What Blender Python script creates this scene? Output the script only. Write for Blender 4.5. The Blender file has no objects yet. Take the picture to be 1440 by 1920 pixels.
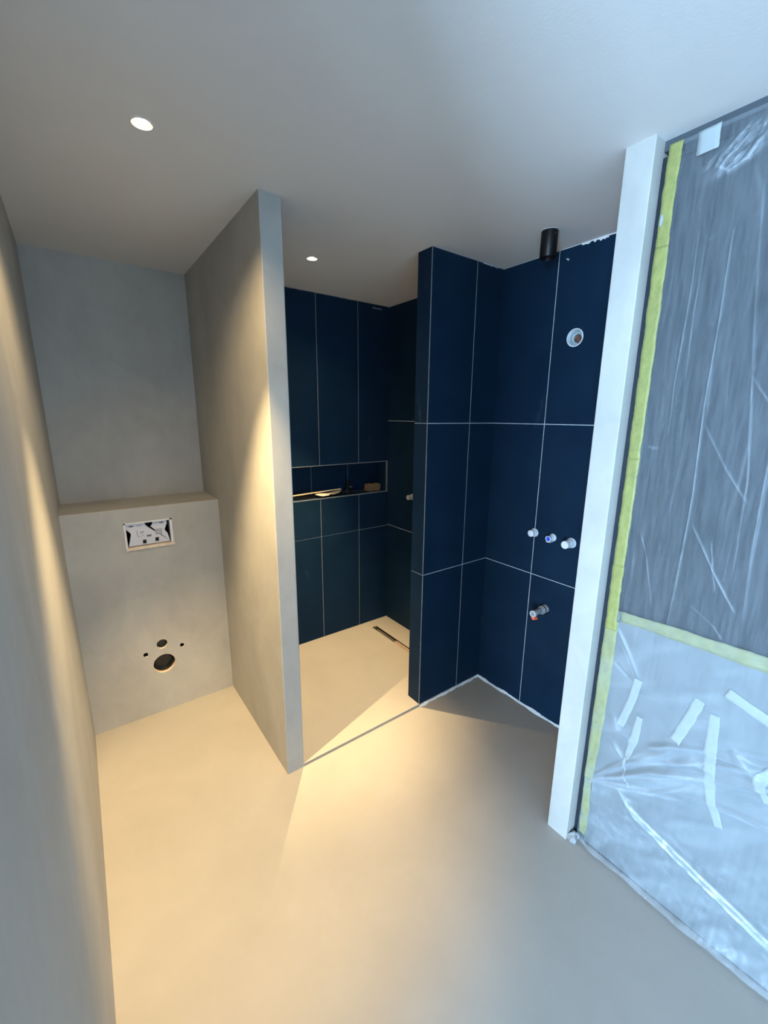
import bpy, bmesh, math, random
import numpy as np
from mathutils import Vector, Matrix
random.seed(4)
S = bpy.context.scene
COL = S.collection

# ---------------------------------------------------------------- camera
cam_d = bpy.data.cameras.new('camera'); cam = bpy.data.objects.new('camera', cam_d); COL.objects.link(cam)
R_ = Vector((0.80474, -0.593577, 0.007724)); U_ = Vector((0.125857, 0.183317, 0.974964)); F_ = Vector((0.580132, 0.78362, -0.222229))
cam.matrix_world = Matrix(((R_.x, U_.x, -F_.x, 0.0857), (R_.y, U_.y, -F_.y, -1.5873), (R_.z, U_.z, -F_.z, 1.6434), (0, 0, 0, 1)))
cam_d.sensor_fit = 'HORIZONTAL'; cam_d.sensor_width = 36; cam_d.lens = 788.4 * 36 / 1440; cam_d.clip_start = 0.02
S.camera = cam

# ---------------------------------------------------------------- world, daylight, exposure
S.view_settings.view_transform = 'Standard'; S.view_settings.look = 'None'
S.view_settings.exposure = 0.0; S.view_settings.gamma = 1.0; S.view_settings.use_curve_mapping = False
W = bpy.data.worlds.new('sky'); S.world = W; W.use_nodes = True
W.node_tree.nodes['Background'].inputs[0].default_value = (0.55, 0.75, 1.0, 1)
W.node_tree.nodes['Background'].inputs[1].default_value = 0.6


def area(name, loc, direction, sx, sy, watts, col):
    l = bpy.data.lights.new(name, 'AREA'); l.shape = 'RECTANGLE'; l.size = sx; l.size_y = sy; l.energy = watts; l.color = col
    o = bpy.data.objects.new(name, l); COL.objects.link(o); o.location = loc
    o.rotation_euler = Vector(direction).to_track_quat('-Z', 'Z').to_euler()
    return o


DAY = (0.46, 0.71, 1.0)
area('unseen_daylight', (-3.56, -3.0, 0.85), (1, 0.12, 0.0), 2.3, 1.5, 830, DAY)
area('unseen_daylight', (0.1, -4.16, 1.45), (0, 1, 0.0), 2.2, 1.5, 13, DAY)  # added fill from behind, no window in this wall; lifts the partition end

# ---------------------------------------------------------------- materials
H = 2.4


def new_mat(name):
    m = bpy.data.materials.new(name); m.use_nodes = True
    nt = m.node_tree; return m, nt, nt.nodes['Principled BSDF']


def mat(name, col, rough=0.5, metal=0.0, spec=0.5, noise=0.0, nscale=20, bump=0.0, bscale=60, emit=None, es=0, alpha=1.0, trans=0.0, sub=0):
    m, nt, b = new_mat(name)
    b.inputs['Base Color'].default_value = (*col, 1); b.inputs['Roughness'].default_value = rough
    b.inputs['Metallic'].default_value = metal; b.inputs['Specular IOR Level'].default_value = spec
    b.inputs['Alpha'].default_value = alpha; b.inputs['Transmission Weight'].default_value = trans
    b.inputs['Subsurface Weight'].default_value = sub; b.inputs['Subsurface Radius'].default_value = (0.01, 0.01, 0.01)
    tc = nt.nodes.new('ShaderNodeTexCoord')
    if noise > 0:
        n = nt.nodes.new('ShaderNodeTexNoise'); n.inputs['Scale'].default_value = nscale; n.inputs['Detail'].default_value = 5
        nt.links.new(tc.outputs['Object'], n.inputs['Vector'])
        r = nt.nodes.new('ShaderNodeValToRGB')
        r.color_ramp.elements[0].position = 0.3; r.color_ramp.elements[1].position = 0.7
        r.color_ramp.elements[0].color = (*[c * (1 - noise) for c in col], 1); r.color_ramp.elements[1].color = (*[min(1, c * (1 + noise)) for c in col], 1)
        nt.links.new(n.outputs['Fac'], r.inputs['Fac']); nt.links.new(r.outputs['Color'], b.inputs['Base Color'])
    if bump > 0:
        n2 = nt.nodes.new('ShaderNodeTexNoise'); n2.inputs['Scale'].default_value = bscale; n2.inputs['Detail'].default_value = 4
        nt.links.new(tc.outputs['Object'], n2.inputs['Vector'])
        bp = nt.nodes.new('ShaderNodeBump'); bp.inputs['Strength'].default_value = bump; bp.inputs['Distance'].default_value = 0.002
        nt.links.new(n2.outputs['Fac'], bp.inputs['Height']); nt.links.new(bp.outputs['Normal'], b.inputs['Normal'])
    if emit:
        b.inputs['Emission Color'].default_value = (*emit, 1); b.inputs['Emission Strength'].default_value = es
    return m


def cement(name, col, rough, amp=0.06, stretch=(1, 1, 1), spec=0.3, bump=0.15):
    """trowelled micro-cement: soft clouds plus faint trowel sweeps"""
    m, nt, b = new_mat(name); N = nt.nodes; L = nt.links
    tc = N.new('ShaderNodeTexCoord'); mp = N.new('ShaderNodeMapping'); mp.inputs['Scale'].default_value = stretch
    L.new(tc.outputs['Object'], mp.inputs['Vector'])
    n1 = N.new('ShaderNodeTexNoise'); n1.inputs['Scale'].default_value = 2.6; n1.inputs['Detail'].default_value = 6; n1.inputs['Roughness'].default_value = 0.55; n1.inputs['Distortion'].default_value = 0.6
    n2 = N.new('ShaderNodeTexNoise'); n2.inputs['Scale'].default_value = 9; n2.inputs['Detail'].default_value = 8; n2.inputs['Roughness'].default_value = 0.65; n2.inputs['Distortion'].default_value = 1.0
    for n in (n1, n2): L.new(mp.outputs[0], n.inputs['Vector'])
    ad = N.new('ShaderNodeMath'); ad.operation = 'MULTIPLY_ADD'; ad.inputs[1].default_value = 0.45
    L.new(n2.outputs['Fac'], ad.inputs[0]); L.new(n1.outputs['Fac'], ad.inputs[2])
    r = N.new('ShaderNodeValToRGB'); r.color_ramp.elements[0].position = 0.48; r.color_ramp.elements[1].position = 0.98
    r.color_ramp.elements[0].color = (*[c * (1 - amp) for c in col], 1); r.color_ramp.elements[1].color = (*[c * (1 + amp) for c in col], 1)
    L.new(ad.outputs[0], r.inputs['Fac']); L.new(r.outputs['Color'], b.inputs['Base Color'])
    b.inputs['Specular IOR Level'].default_value = spec
    rr = N.new('ShaderNodeMapRange'); rr.inputs['To Min'].default_value = rough - 0.06; rr.inputs['To Max'].default_value = rough + 0.08
    L.new(n2.outputs['Fac'], rr.inputs['Value']); L.new(rr.outputs[0], b.inputs['Roughness'])
    bp = N.new('ShaderNodeBump'); bp.inputs['Strength'].default_value = bump; bp.inputs['Distance'].default_value = 0.004
    L.new(n2.outputs['Fac'], bp.inputs['Height']); L.new(bp.outputs['Normal'], b.inputs['Normal'])
    return m


def tile_mat():
    m, nt, b = new_mat('navy_tile'); N = nt.nodes; L = nt.links
    tc = N.new('ShaderNodeTexCoord')
    n1 = N.new('ShaderNodeTexNoise'); n1.inputs['Scale'].default_value = 5; n1.inputs['Detail'].default_value = 4
    mp = N.new('ShaderNodeMapping'); mp.inputs['Rotation'].default_value = (0.4, 0.5, 0.3); mp.inputs['Scale'].default_value = (7, 7, 2.2)
    n2 = N.new('ShaderNodeTexNoise'); n2.inputs['Scale'].default_value = 1.6; n2.inputs['Detail'].default_value = 7; n2.inputs['Roughness'].default_value = 0.6
    L.new(tc.outputs['Object'], n1.inputs['Vector']); L.new(tc.outputs['Object'], mp.inputs['Vector']); L.new(mp.outputs[0], n2.inputs['Vector'])
    r = N.new('ShaderNodeValToRGB'); r.color_ramp.elements[0].position = 0.3; r.color_ramp.elements[1].position = 0.7
    r.color_ramp.elements[0].color = TILE_A; r.color_ramp.elements[1].color = TILE_B
    L.new(n1.outputs['Fac'], r.inputs['Fac'])
    r2 = N.new('ShaderNodeValToRGB'); r2.color_ramp.elements[0].position = 0.66; r2.color_ramp.elements[1].position = 0.84
    r2.color_ramp.elements[0].color = (0, 0, 0, 1); r2.color_ramp.elements[1].color = (0.3, 0.3, 0.3, 1)
    L.new(n2.outputs['Fac'], r2.inputs['Fac'])
    mx = N.new('ShaderNodeMix'); mx.data_type = 'RGBA'
    L.new(r2.outputs['Color'], mx.inputs['Factor']); L.new(r.outputs['Color'], mx.inputs['A']); mx.inputs['B'].default_value = (0.10, 0.14, 0.17, 1)
    L.new(mx.outputs['Result'], b.inputs['Base Color'])
    b.inputs['Roughness'].default_value = 0.45; b.inputs['Specular IOR Level'].default_value = 0.06
    return m


TILE_A = (0.0056, 0.0190, 0.041, 1); TILE_B = (0.0080, 0.0245, 0.052, 1)
M = dict(
    wall=cement('microcement_wall', (0.41, 0.405, 0.38), 0.62, 0.15, (1, 1, 0.7)),
    floor=cement('microcement_floor', (0.325, 0.308, 0.283), 0.52, 0.06, spec=0.2, bump=0.04),
    ceil=mat('ceiling_paint', (0.66, 0.66, 0.66), 0.85, spec=0.15, noise=0.02, nscale=3, bump=0.12, bscale=120),
    backpaint=mat('plain_plaster', (0.62, 0.62, 0.60), 0.9, noise=0.05, nscale=3),
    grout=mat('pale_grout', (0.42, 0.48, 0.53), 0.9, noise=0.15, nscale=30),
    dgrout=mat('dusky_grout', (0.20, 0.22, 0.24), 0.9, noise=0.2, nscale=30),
    tile=tile_mat(),
    caulk=mat('white_sealant', (0.66, 0.72, 0.76), 0.5, noise=0.12, nscale=40),
    black=mat('black_metal', (0.006, 0.006, 0.007), 0.4, spec=0.25, noise=0.1),
    frame=mat('dark_frame', (0.012, 0.017, 0.026), 0.4, noise=0.1),
    slate=mat('dark_panel', (0.020, 0.026, 0.034), 0.25, noise=0.2, nscale=3),
    white=mat('white_plastic', (0.70, 0.70, 0.72), 0.35, noise=0.02),
    cap=mat('frosted_plastic', (0.72, 0.78, 0.84), 0.3, noise=0.04, sub=0.3),
    capgrey=mat('grey_frosted_plastic', (0.42, 0.42, 0.42), 0.3, noise=0.06),
    blue=mat('blue_plug', (0.02, 0.10, 0.62), 0.35, noise=0.05),
    navy=mat('dark_navy_plastic', (0.012, 0.012, 0.04), 0.5, noise=0.1),
    card=mat('lilac_card', (0.60, 0.61, 0.68), 0.5, noise=0.02),
    ink=mat('grey_ink', (0.12, 0.12, 0.14), 0.6, noise=0.2, nscale=90),
    palegrey=mat('pale_grey_print', (0.36, 0.36, 0.41), 0.6, noise=0.1, nscale=90),
    rubber=mat('black_rubber', (0.012, 0.013, 0.013), 0.28, noise=0.1),
    cutedge=mat('cut_board_edge', (0.72, 0.60, 0.47), 0.8, noise=0.12, nscale=60),
    dark=mat('dark_hollow', (0.006, 0.005, 0.006), 0.9, noise=0.1),
    pvc=mat('grey_pipe_plastic', (0.27, 0.29, 0.31), 0.32, noise=0.05),
    pvclight=mat('pale_pipe_rim', (0.62, 0.66, 0.70), 0.4, noise=0.05),
    orange=mat('orange_plastic', (0.85, 0.16, 0.07), 0.4, noise=0.05),
    copper=mat('brown_fitting', (0.20, 0.11, 0.09), 0.5, metal=0.3, noise=0.35, nscale=90, bump=0.5, bscale=200),
    boxblue=mat('pale_blue_box', (0.36, 0.46, 0.50), 0.5, noise=0.1, nscale=80),
    brass=mat('steel', (0.45, 0.45, 0.44), 0.3, metal=1.0, noise=0.1),
    drainmetal=mat('drain_steel', (0.30, 0.27, 0.23), 0.4, metal=0.7, noise=0.2),
    tapebrown=mat('brown_cover_tape', (0.30, 0.22, 0.17), 0.6, noise=0.15, nscale=30),
    batten=mat('cream_batten', (0.82, 0.68, 0.44), 0.5, noise=0.08, nscale=8),
    paper=mat('white_paper', (0.85, 0.82, 0.72), 0.7, noise=0.04),
    greypaper=mat('grey_sandpaper', (0.38, 0.37, 0.34), 0.9, noise=0.2, nscale=60),
    cardboard=mat('brown_sponge', (0.20, 0.125, 0.065), 0.9, noise=0.25, nscale=50, bump=0.6, bscale=90),
    tapewhite=mat('white_masking_tape', (0.29, 0.325, 0.33), 0.7, noise=0.05, nscale=25, bump=0.3, bscale=100),
    lamp=mat('lamp_emitter', (1, 1, 1), emit=(1.0, 0.86, 0.62), es=40),
    lampbowl=mat('lamp_reflector', (0.12, 0.115, 0.11), 0.25, noise=0.03),
    header=mat('shaded_header', (0.05, 0.06, 0.072), 0.8, noise=0.05),  # shade between film top and ceiling is put into this dark colour
    mortar=mat('grey_mortar', (0.30, 0.31, 0.31), 0.9, noise=0.2, nscale=30, bump=0.7, bscale=40),
)


def film_mat(name, base, cover0, cover1, rough, streak, fold=0.0, scale=6, bump=0.25):
    """clear protective film: mostly see-through, wrinkled and dusty patches reflect light; where it lies in folds the layers add up"""
    m, nt, b = new_mat(name); N = nt.nodes; L = nt.links
    tc = N.new('ShaderNodeTexCoord'); mp = N.new('ShaderNodeMapping'); mp.inputs['Scale'].default_value = streak
    L.new(tc.outputs['Object'], mp.inputs['Vector'])
    n = N.new('ShaderNodeTexNoise'); n.inputs['Scale'].default_value = scale; n.inputs['Detail'].default_value = 8; n.inputs['Roughness'].default_value = 0.68
    L.new(mp.outputs[0], n.inputs['Vector'])
    r = N.new('ShaderNodeMapRange'); r.inputs['From Min'].default_value = 0.35; r.inputs['From Max'].default_value = 0.75
    r.inputs['To Min'].default_value = cover0; r.inputs['To Max'].default_value = cover1
    L.new(n.outputs['Fac'], r.inputs['Value']); out = r.outputs[0]
    if fold:
        at = N.new('ShaderNodeAttribute'); at.attribute_name = 'fold'
        ad = N.new('ShaderNodeMath'); ad.operation = 'MULTIPLY_ADD'; ad.inputs[1].default_value = fold; ad.use_clamp = True
        L.new(at.outputs['Fac'], ad.inputs[0]); L.new(out, ad.inputs[2]); out = ad.outputs[0]
    L.new(out, b.inputs['Alpha'])
    b.inputs['Base Color'].default_value = (*base, 1); b.inputs['Roughness'].default_value = rough; b.inputs['Specular IOR Level'].default_value = 0.6
    bp = N.new('ShaderNodeBump'); bp.inputs['Strength'].default_value = bump; bp.inputs['Distance'].default_value = 0.003
    L.new(n.outputs['Fac'], bp.inputs['Height']); L.new(bp.outputs['Normal'], b.inputs['Normal'])
    return m


M['film'] = film_mat('clear_plastic_film', (0.52, 0.60, 0.66), 0.085, 0.185, 0.24, (1, 13, 1.1), 1.0, 7)
M['tape'] = film_mat('yellow_masking_tape', (0.34, 0.35, 0.11), 0.50, 0.85, 0.5, (1, 5, 3))
M['tapesoft'] = film_mat('pale_yellow_tape', (0.27, 0.28, 0.13), 0.7, 1.0, 0.5, (1, 4, 4))
M['sheet'] = mat('white_foil_sheet', (0.155, 0.178, 0.192), 0.45, noise=0.10, nscale=9, bump=0.2, bscale=20)


# ---------------------------------------------------------------- helpers
def link(name, me, m, parent=None):
    o = bpy.data.objects.new(name, me); COL.objects.link(o)
    for mm in (m if isinstance(m, (list, tuple)) else [m]): me.materials.append(mm)
    if parent is not None: o.parent = parent
    return o


def fin(name, bm, m, parent=None, smooth=False):
    bmesh.ops.recalc_face_normals(bm, faces=bm.faces)
    me = bpy.data.meshes.new(name); bm.to_mesh(me); bm.free()
    if smooth:
        me.polygons.foreach_set('use_smooth', [True] * len(me.polygons)); me.set_sharp_from_angle(angle=math.radians(38))
    return link(name, me, m, parent)


def add_box(bm, a, b, bev=0.0, seg=1):
    c = [(x, y, z) for x in (a[0], b[0]) for y in (a[1], b[1]) for z in (a[2], b[2])]
    v = [bm.verts.new(p) for p in c]
    fs = [bm.faces.new([v[i] for i in f]) for f in ((0, 1, 3, 2), (4, 6, 7, 5), (0, 4, 5, 1), (2, 3, 7, 6), (0, 2, 6, 4), (1, 5, 7, 3))]
    if bev > 0:
        es = list({e for f in fs for e in f.edges}); bmesh.ops.bevel(bm, geom=es, offset=bev, segments=seg, affect='EDGES', profile=0.5)


def box(name, a, b, m, parent=None, bev=0.0, seg=1):
    bm = bmesh.new(); add_box(bm, a, b, bev, seg); return fin(name, bm, m, parent)


def lathe(name, prof, m, parent=None, axis='z', loc=(0, 0, 0), n=32, caps=False):
    """prof: (radius, height) pairs; axis z up, or '-x' pointing out of the right wall, '-y' out of the back wall"""
    bm = bmesh.new(); rings = []
    for r, h in prof:
        ring = []
        for i in range(n):
            a = 2 * math.pi * i / n; c, s = r * math.cos(a), r * math.sin(a)
            p = {'z': (c, s, h), '-x': (-h, c, s), '-y': (c, -h, s)}[axis]
            ring.append(bm.verts.new((p[0] + loc[0], p[1] + loc[1], p[2] + loc[2])))
        rings.append(ring)
    for a, b in zip(rings, rings[1:]):
        for i in range(n): bm.faces.new((a[i], a[(i + 1) % n], b[(i + 1) % n], b[i]))
    if caps:
        bm.faces.new(rings[0][::-1]); bm.faces.new(rings[-1])
    bmesh.ops.remove_doubles(bm, verts=bm.verts, dist=1e-6)
    return fin(name, bm, m, parent, smooth=True)


def thing(name, label, cat, loc=(0, 0, 0), group=None):
    o = bpy.data.objects.new(name, None); COL.objects.link(o); o.location = loc; o.empty_display_size = 0.05
    o['label'] = label; o['category'] = cat
    if group: o['group'] = group
    return o


def tag(o, label, cat, group=None):
    o['label'] = label; o['category'] = cat
    if group: o['group'] = group
    return o


def struct(o, label=None):
    o['kind'] = 'structure'
    if label: o['label'] = label
    return o


def cut(o, cutters):
    """boolean the cutters out of o and bake the result"""
    bpy.context.view_layer.update()
    for c in cutters:
        md = o.modifiers.new('cut', 'BOOLEAN'); md.operation = 'DIFFERENCE'; md.solver = 'EXACT'; md.object = c
    dg = bpy.context.evaluated_depsgraph_get(); dg.update()
    me = bpy.data.meshes.new_from_object(o.evaluated_get(dg))
    o.modifiers.clear(); o.data = me
    for c in cutters: bpy.data.objects.remove(c, do_unlink=True)


def cyl_cut(axis, loc, r, depth, n=28):
    """a cylinder through the wall face, for cutting"""
    return lathe('cutter', [(r, -depth), (r, depth * 0.5)], M['dark'], None, axis, loc, n, True)


# ---------------------------------------------------------------- sizes taken from the photograph
P1A, P1B = 0.7127, 0.7963
YTB, YUB, YSB = 0.8242, 1.1372, 0.9987
ZL = 1.1823; XR = 2.0312; XS = 1.5237; YS2 = 0.0999
XP, PY1, PY2 = 1.4794, -0.8604, -0.9419
XQ = 1.5086; SH = 0.0154; J1, J2 = 1.6098, 0.808
lwx = lambda y: -0.0105 * (YTB - y)


def prism(name, poly, z0, z1, m, parent=None, bev=0.0):
    bm = bmesh.new()
    lo = [bm.verts.new((x, y, z0)) for x, y in poly]; hi = [bm.verts.new((x, y, z1)) for x, y in poly]
    bm.faces.new(lo[::-1]); bm.faces.new(hi)
    for i in range(len(poly)): bm.faces.new((lo[i], lo[(i + 1) % len(poly)], hi[(i + 1) % len(poly)], hi[i]))
    if bev: bmesh.ops.bevel(bm, geom=[e for e in bm.edges if abs(e.verts[0].co.z - e.verts[1].co.z) > 0.1], offset=bev, segments=3, affect='EDGES')
    return fin(name, bm, m, parent)


# ---------------------------------------------------------------- the room shell
struct(box('floor', (-3.9, -4.3, -0.1), (2.2, 1.3, 0), M['floor']), 'smooth beige microcement floor of the bathroom')
sf = box('shower_floor', (P1B - 0.002, 0.0, -0.01), (XR + 0.01, YSB + 0.01, SH), M['floor'], bev=0.0012)
struct(sf, 'slightly raised beige microcement shower floor with a slot drain')
cut(sf, [box('cutter', (1.826, 0.30, 0.002), (1.866, 0.9045, 0.03), M['dark'])])
ceil_o = box('ceiling', (-3.9, -4.3, H), (2.2, 1.3, H + 0.12), M['ceil']); struct(ceil_o, 'smooth white painted ceiling with two recessed spotlights')
DL = [(0.3473, -0.1331), (1.1631, 0.4832)]
cut(ceil_o, [lathe('cutter', [(0.0262, H - 0.02), (0.0262, H + 0.06)], M['ceil'], None, 'z', (x, y, 0), 32, True) for x, y in DL])

struct(prism('wall_left', [(lwx(-1.33), -1.33), (lwx(1.3), 1.3), (lwx(1.3) - 0.12, 1.3), (lwx(-1.33) - 0.12, -1.33)], -0.01, H + 0.01, M['wall']), 'grey microcement wall beside the toilet niche')
struct(box('wall_niche', (-0.05, YUB, -0.01), (P1A + 0.02, YUB + 0.13, H + 0.01), M['wall']), 'grey microcement back wall above the toilet ledge')
part = box('wall_partition', (P1A, 0, -0.01), (P1B, YUB + 0.05, H + 0.01), M['wall'], bev=0.004, seg=2)
struct(part, 'grey microcement partition between toilet niche and shower')
# boxed-in cistern with its openings
bx = box('wall_boxing', (-0.03, YTB, -0.01), (P1A + 0.004, YUB + 0.01, ZL), M['wall'], bev=0.003, seg=2)
struct(bx, 'boxed-in cistern wall with ledge under the niche')
FP = ((0.2505, 0.968), (0.4630, 1.1045))
HOLES = [('waste', 0.356, 0.290, 0.0555), ('flush', 0.355, 0.4085, 0.0275), ('b1', 0.2715, 0.371, 0.0115), ('b2', 0.4525, 0.370, 0.0105)]
cut(bx, [box('cutter', (FP[0][0], YTB - 0.05, FP[0][1]), (FP[1][0], YTB + 0.06, FP[1][1]), M['wall'])]
    + [lathe('cutter', [(r, -0.11), (r, 0.05)], M['wall'], None, '-y', (x, YTB, z), 28, True) for n, x, z, r in HOLES])

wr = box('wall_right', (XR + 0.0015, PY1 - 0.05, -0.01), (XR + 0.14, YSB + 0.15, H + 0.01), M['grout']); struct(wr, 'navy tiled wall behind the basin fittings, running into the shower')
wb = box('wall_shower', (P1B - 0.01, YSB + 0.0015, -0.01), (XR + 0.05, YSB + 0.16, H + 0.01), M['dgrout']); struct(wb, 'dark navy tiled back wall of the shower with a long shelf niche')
NX0, NX1, NZ0, NZ1 = 0.93, 2.017, 1.077, 1.305
cut(wb, [box('cutter', (NX0, YSB - 0.05, NZ0 - 0.0015), (NX1, YSB + 0.1215, NZ1 + 0.0015), M['grout'])])
ws = box('wall_stub', (XS + 0.0015, 0.0015, -0.01), (XR + 0.01, YS2 - 0.0015, H + 0.01), M['grout']); struct(ws, 'short navy tiled wall between shower and basin niche')
struct(box('wall_pillar', (XP, PY2, -0.01), (XR + 0.14, PY1, H + 0.01), M['wall'], bev=0.0025, seg=2), 'pale daylit microcement pillar beside the taped plastic film')
# the rest of the shell, behind the camera
struct(box('wall_panelling', (1.62, -4.3, -0.01), (1.75, PY2, H + 0.01), M['backpaint']), 'plain wall behind the masked panel')
struct(box('wall_rear', (-3.9, -4.32, -0.01), (1.75, -4.2, H + 0.01), M['backpaint']), 'plain rear wall')
fw = box('wall_far', (-3.75, -4.3, -0.01), (-3.6, -1.2, H + 0.01), M['backpaint']); struct(fw, 'plain wall with the daylight window')
cut(fw, [box('cutter', (-3.9, -4.15, 0.2), (-3.4, -1.85, 1.7), M['backpaint'])])
struct(box('wall_front', (-3.9, -1.33, -0.01), (-0.13, -1.21, H + 0.01), M['backpaint']), 'plain wall beyond the toilet side')


# ---------------------------------------------------------------- tiles, each one a part of its wall
def tiles(parent, axis, face, us, zs, gap=0.0042, th=0.006, inward=+1, holes=(), mt='tile'):
    """axis 'x': tiles on the plane x=face (u is y); 'y': on the plane y=face (u is x). inward: side the wall body lies on"""
    out = []
    for i in range(len(us) - 1):
        for j in range(len(zs) - 1):
            u0, u1 = us[i] + gap / 2, us[i + 1] - gap / 2; z0, z1 = zs[j] + gap / 2, zs[j + 1] - gap / 2
            jit = random.uniform(-0.0002, 0.0002)
            d0, d1 = sorted((face + jit, face + inward * th))
            a, b = ((d0, u0, z0), (d1, u1, z1)) if axis == 'x' else ((u0, d0, z0), (u1, d1, z1))
            t = box('tile', a, b, M[mt], parent, bev=0.0006)
            hs = [h for h in holes if u0 - h[2] < h[0] < u1 + h[2] and z0 - h[2] < h[1] < z1 + h[2]]
            if hs:
                cut(t, [cyl_cut('-x', (face, h[0], h[1]), h[2], 0.05) for h in hs])
            out.append(t)
    return out


WH = [(-0.4366, 2.0054, 0.041), (-0.4206, 0.6370, 0.030), (-0.3185, 1.0410, 0.0215), (-0.4269, 1.0390, 0.0205), (-0.5291, 1.0351, 0.0230)]
cut(wr, [cyl_cut('-x', (XR, h[0], h[1]), h[2], 0.05) for h in WH])
g = 0.002
tiles(wr, 'x', XR, [PY1, -0.6385, -0.3185, 0.004], [0.004, J2, J1, H], holes=WH)
tiles(wr, 'x', XR, [YS2, 0.3587, 0.6787, YSB + 0.004], [SH, J2, J1, H])
tiles(ws, 'y', 0.0, [XS + 0.001, 1.8305, XR + 0.004], [0.004, J2, J1, H])
tiles(ws, 'x', XS, [0.0, YS2], [0.004, J2, J1, H], gap=0.003)
tiles(ws, 'y', YS2, [XS + 0.001, XR - 0.001], [SH, J2, J1, H], inward=-1)
BX = [P1B, 0.8075, 1.1275, 1.4475, 1.7665, XR + 0.004]
tiles(wb, 'y', YSB, BX[1:], [SH, 0.800, NZ0 - 0.004])
tiles(wb, 'y', YSB, BX[1:], [NZ1 + 0.004, H])
tiles(wb, 'y', YSB, [P1B, NX0 - 0.004], [NZ0 - 0.004, NZ1 + 0.004])
tiles(wb, 'y', YSB + 0.12, [NX0 + 0.004, 1.12, 1.44, 1.746, NX1 + 0.002], [NZ0 + 0.002, NZ1 - 0.002], gap=0.003)
for a, b in (((NX0, YSB + 0.001, NZ0 - 0.001), (NX1, YSB + 0.12, NZ0 + 0.001)), ((NX0, YSB + 0.001, NZ1 - 0.001), (NX1, YSB + 0.12, NZ1 + 0.001)), ((NX1 - 0.001, YSB + 0.001, NZ0), (NX1 + 0.001, YSB + 0.12, NZ1))):
    box('tile', a, b, M['tile'], wb)
for a, b in (((NX0, YSB - 0.001, NZ0 - 0.0035), (NX1 + 0.003, YSB + 0.003, NZ0 + 0.0015)), ((NX1 - 0.001, YSB - 0.001, NZ0), (NX1 + 0.003, YSB + 0.003, NZ1)), ((NX0, YSB - 0.001, NZ1), (NX1 + 0.003, YSB + 0.003, NZ1 + 0.0018))):
    box('edge_profile', a, b, M['dgrout'], wb)
tiles(part, 'x', P1B, [0.03, 0.3587, 0.6787, YSB], [SH, J2, J1, H], inward=-1) if False else None
# corner profile of the stub wall
box('edge_profile', (XS - 0.0012, -0.0012, 0.004), (XS + 0.0018, 0.0018, H), M['dgrout'], ws)


# ---------------------------------------------------------------- sealant beads and smears
def bead(name, p, q, nrm, w=0.009, seed=0, m='caulk', steps=70):
    rnd = random.Random(seed); bm = bmesh.new(); prev = None
    p, q, nrm = Vector(p), Vector(q), Vector(nrm)
    ph = [rnd.uniform(0, 6) for _ in range(4)]
    for i in range(steps + 1):
        t = i / steps; c = p.lerp(q, t)
        k = 1 + 0.3 * math.sin(t * 17 + ph[0]) + 0.25 * math.sin(t * 41 + ph[1]) + rnd.uniform(-0.2, 0.2)
        a = w * k; h = w * (1 + 0.35 * math.sin(t * 29 + ph[2]) + rnd.uniform(-0.15, 0.3))
        ring = [bm.verts.new(c + Vector((0, 0, 0.0)) - nrm * 0.003 + Vector((0, 0, -0.002))), bm.verts.new(c + nrm * a), bm.verts.new(c + nrm * a * 0.45 + Vector((0, 0, h * 0.35))), bm.verts.new(c - nrm * 0.003 + Vector((0, 0, h)))]
        if prev:
            for j in range(4): bm.faces.new((prev[j], prev[(j + 1) % 4], ring[(j + 1) % 4], ring[j]))
        else: bm.faces.new(ring)
        prev = ring
    bm.faces.new(prev[::-1])
    return fin(name, bm, M[m], None, smooth=True)


struct(bead('trim_1', (XS + 0.004, 0, 0.0005), (XR, 0, 0.0005), (0, -1, 0), 0.0095, 1), 'uneven white sealant bead at the foot of the short tiled wall')
struct(bead('trim_2', (XR, 0.0, 0.0005), (XR, PY1, 0.0005), (-1, 0, 0), 0.0105, 2), 'uneven white sealant bead at the foot of the basin wall')


def smear(name, pts, axis, face, th, m, parent):
    bm = bmesh.new()
    f = lambda u, z, d: (d, u, z) if axis == 'x' else (u, d, z)
    lo = [bm.verts.new(f(u, z, face)) for u, z in pts]; hi = [bm.verts.new(f(u, z, face - th)) for u, z in pts]
    bm.faces.new(lo); bm.faces.new(hi[::-1])
    for i in range(len(pts)): bm.faces.new((lo[i], lo[(i + 1) % len(pts)], hi[(i + 1) % len(pts)], hi[i]))
    return fin(name, bm, M[m], parent)


def ragged(u0, u1, ztop, depth, n, seed):
    r = random.Random(seed)
    pts = [(u0, ztop), (u1, ztop)]
    for i in range(n, -1, -1): pts.append((u0 + (u1 - u0) * i / n, ztop - depth * r.uniform(0.25, 1.0)))
    return pts


smear('filler_smear', ragged(-0.545, -0.425, H, 0.015, 14, 3), 'x', XR, 0.002, 'ceil', wr)
smear('filler_smear', ragged(-0.66, -0.545, H, 0.006, 8, 5), 'x', XR, 0.002, 'ceil', wr)
smear('filler_smear', ragged(-0.42, -0.335, H, 0.004, 8, 7), 'x', XR, 0.002, 'ceil', wr)
smear('filler_smear', ragged(1.872, 1.985, H, 0.009, 13, 8), 'y', 0, 0.002, 'grout', ws)
smear('filler_smear', ragged(1.89, 1.965, H - 0.022, 0.012, 9, 9), 'y', YSB, 0.0015, 'dgrout', wb)
smear('filler_smear', ragged(1.20, 1.72, H, 0.005, 30, 19), 'y', YSB, 0.0015, 'dgrout', wb)
lathe('wall_anchor', [(0.004, -0.004), (0.0042, 0.001), (0.0025, 0.014), (0.0, 0.015)], M['caulk'], wr, '-x', (XR, -0.3665, 2.350), 10)

# ---------------------------------------------------------------- recessed ceiling spotlights (lamp's own light kept with it)
WARM = (1.0, 0.71, 0.35)


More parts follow.
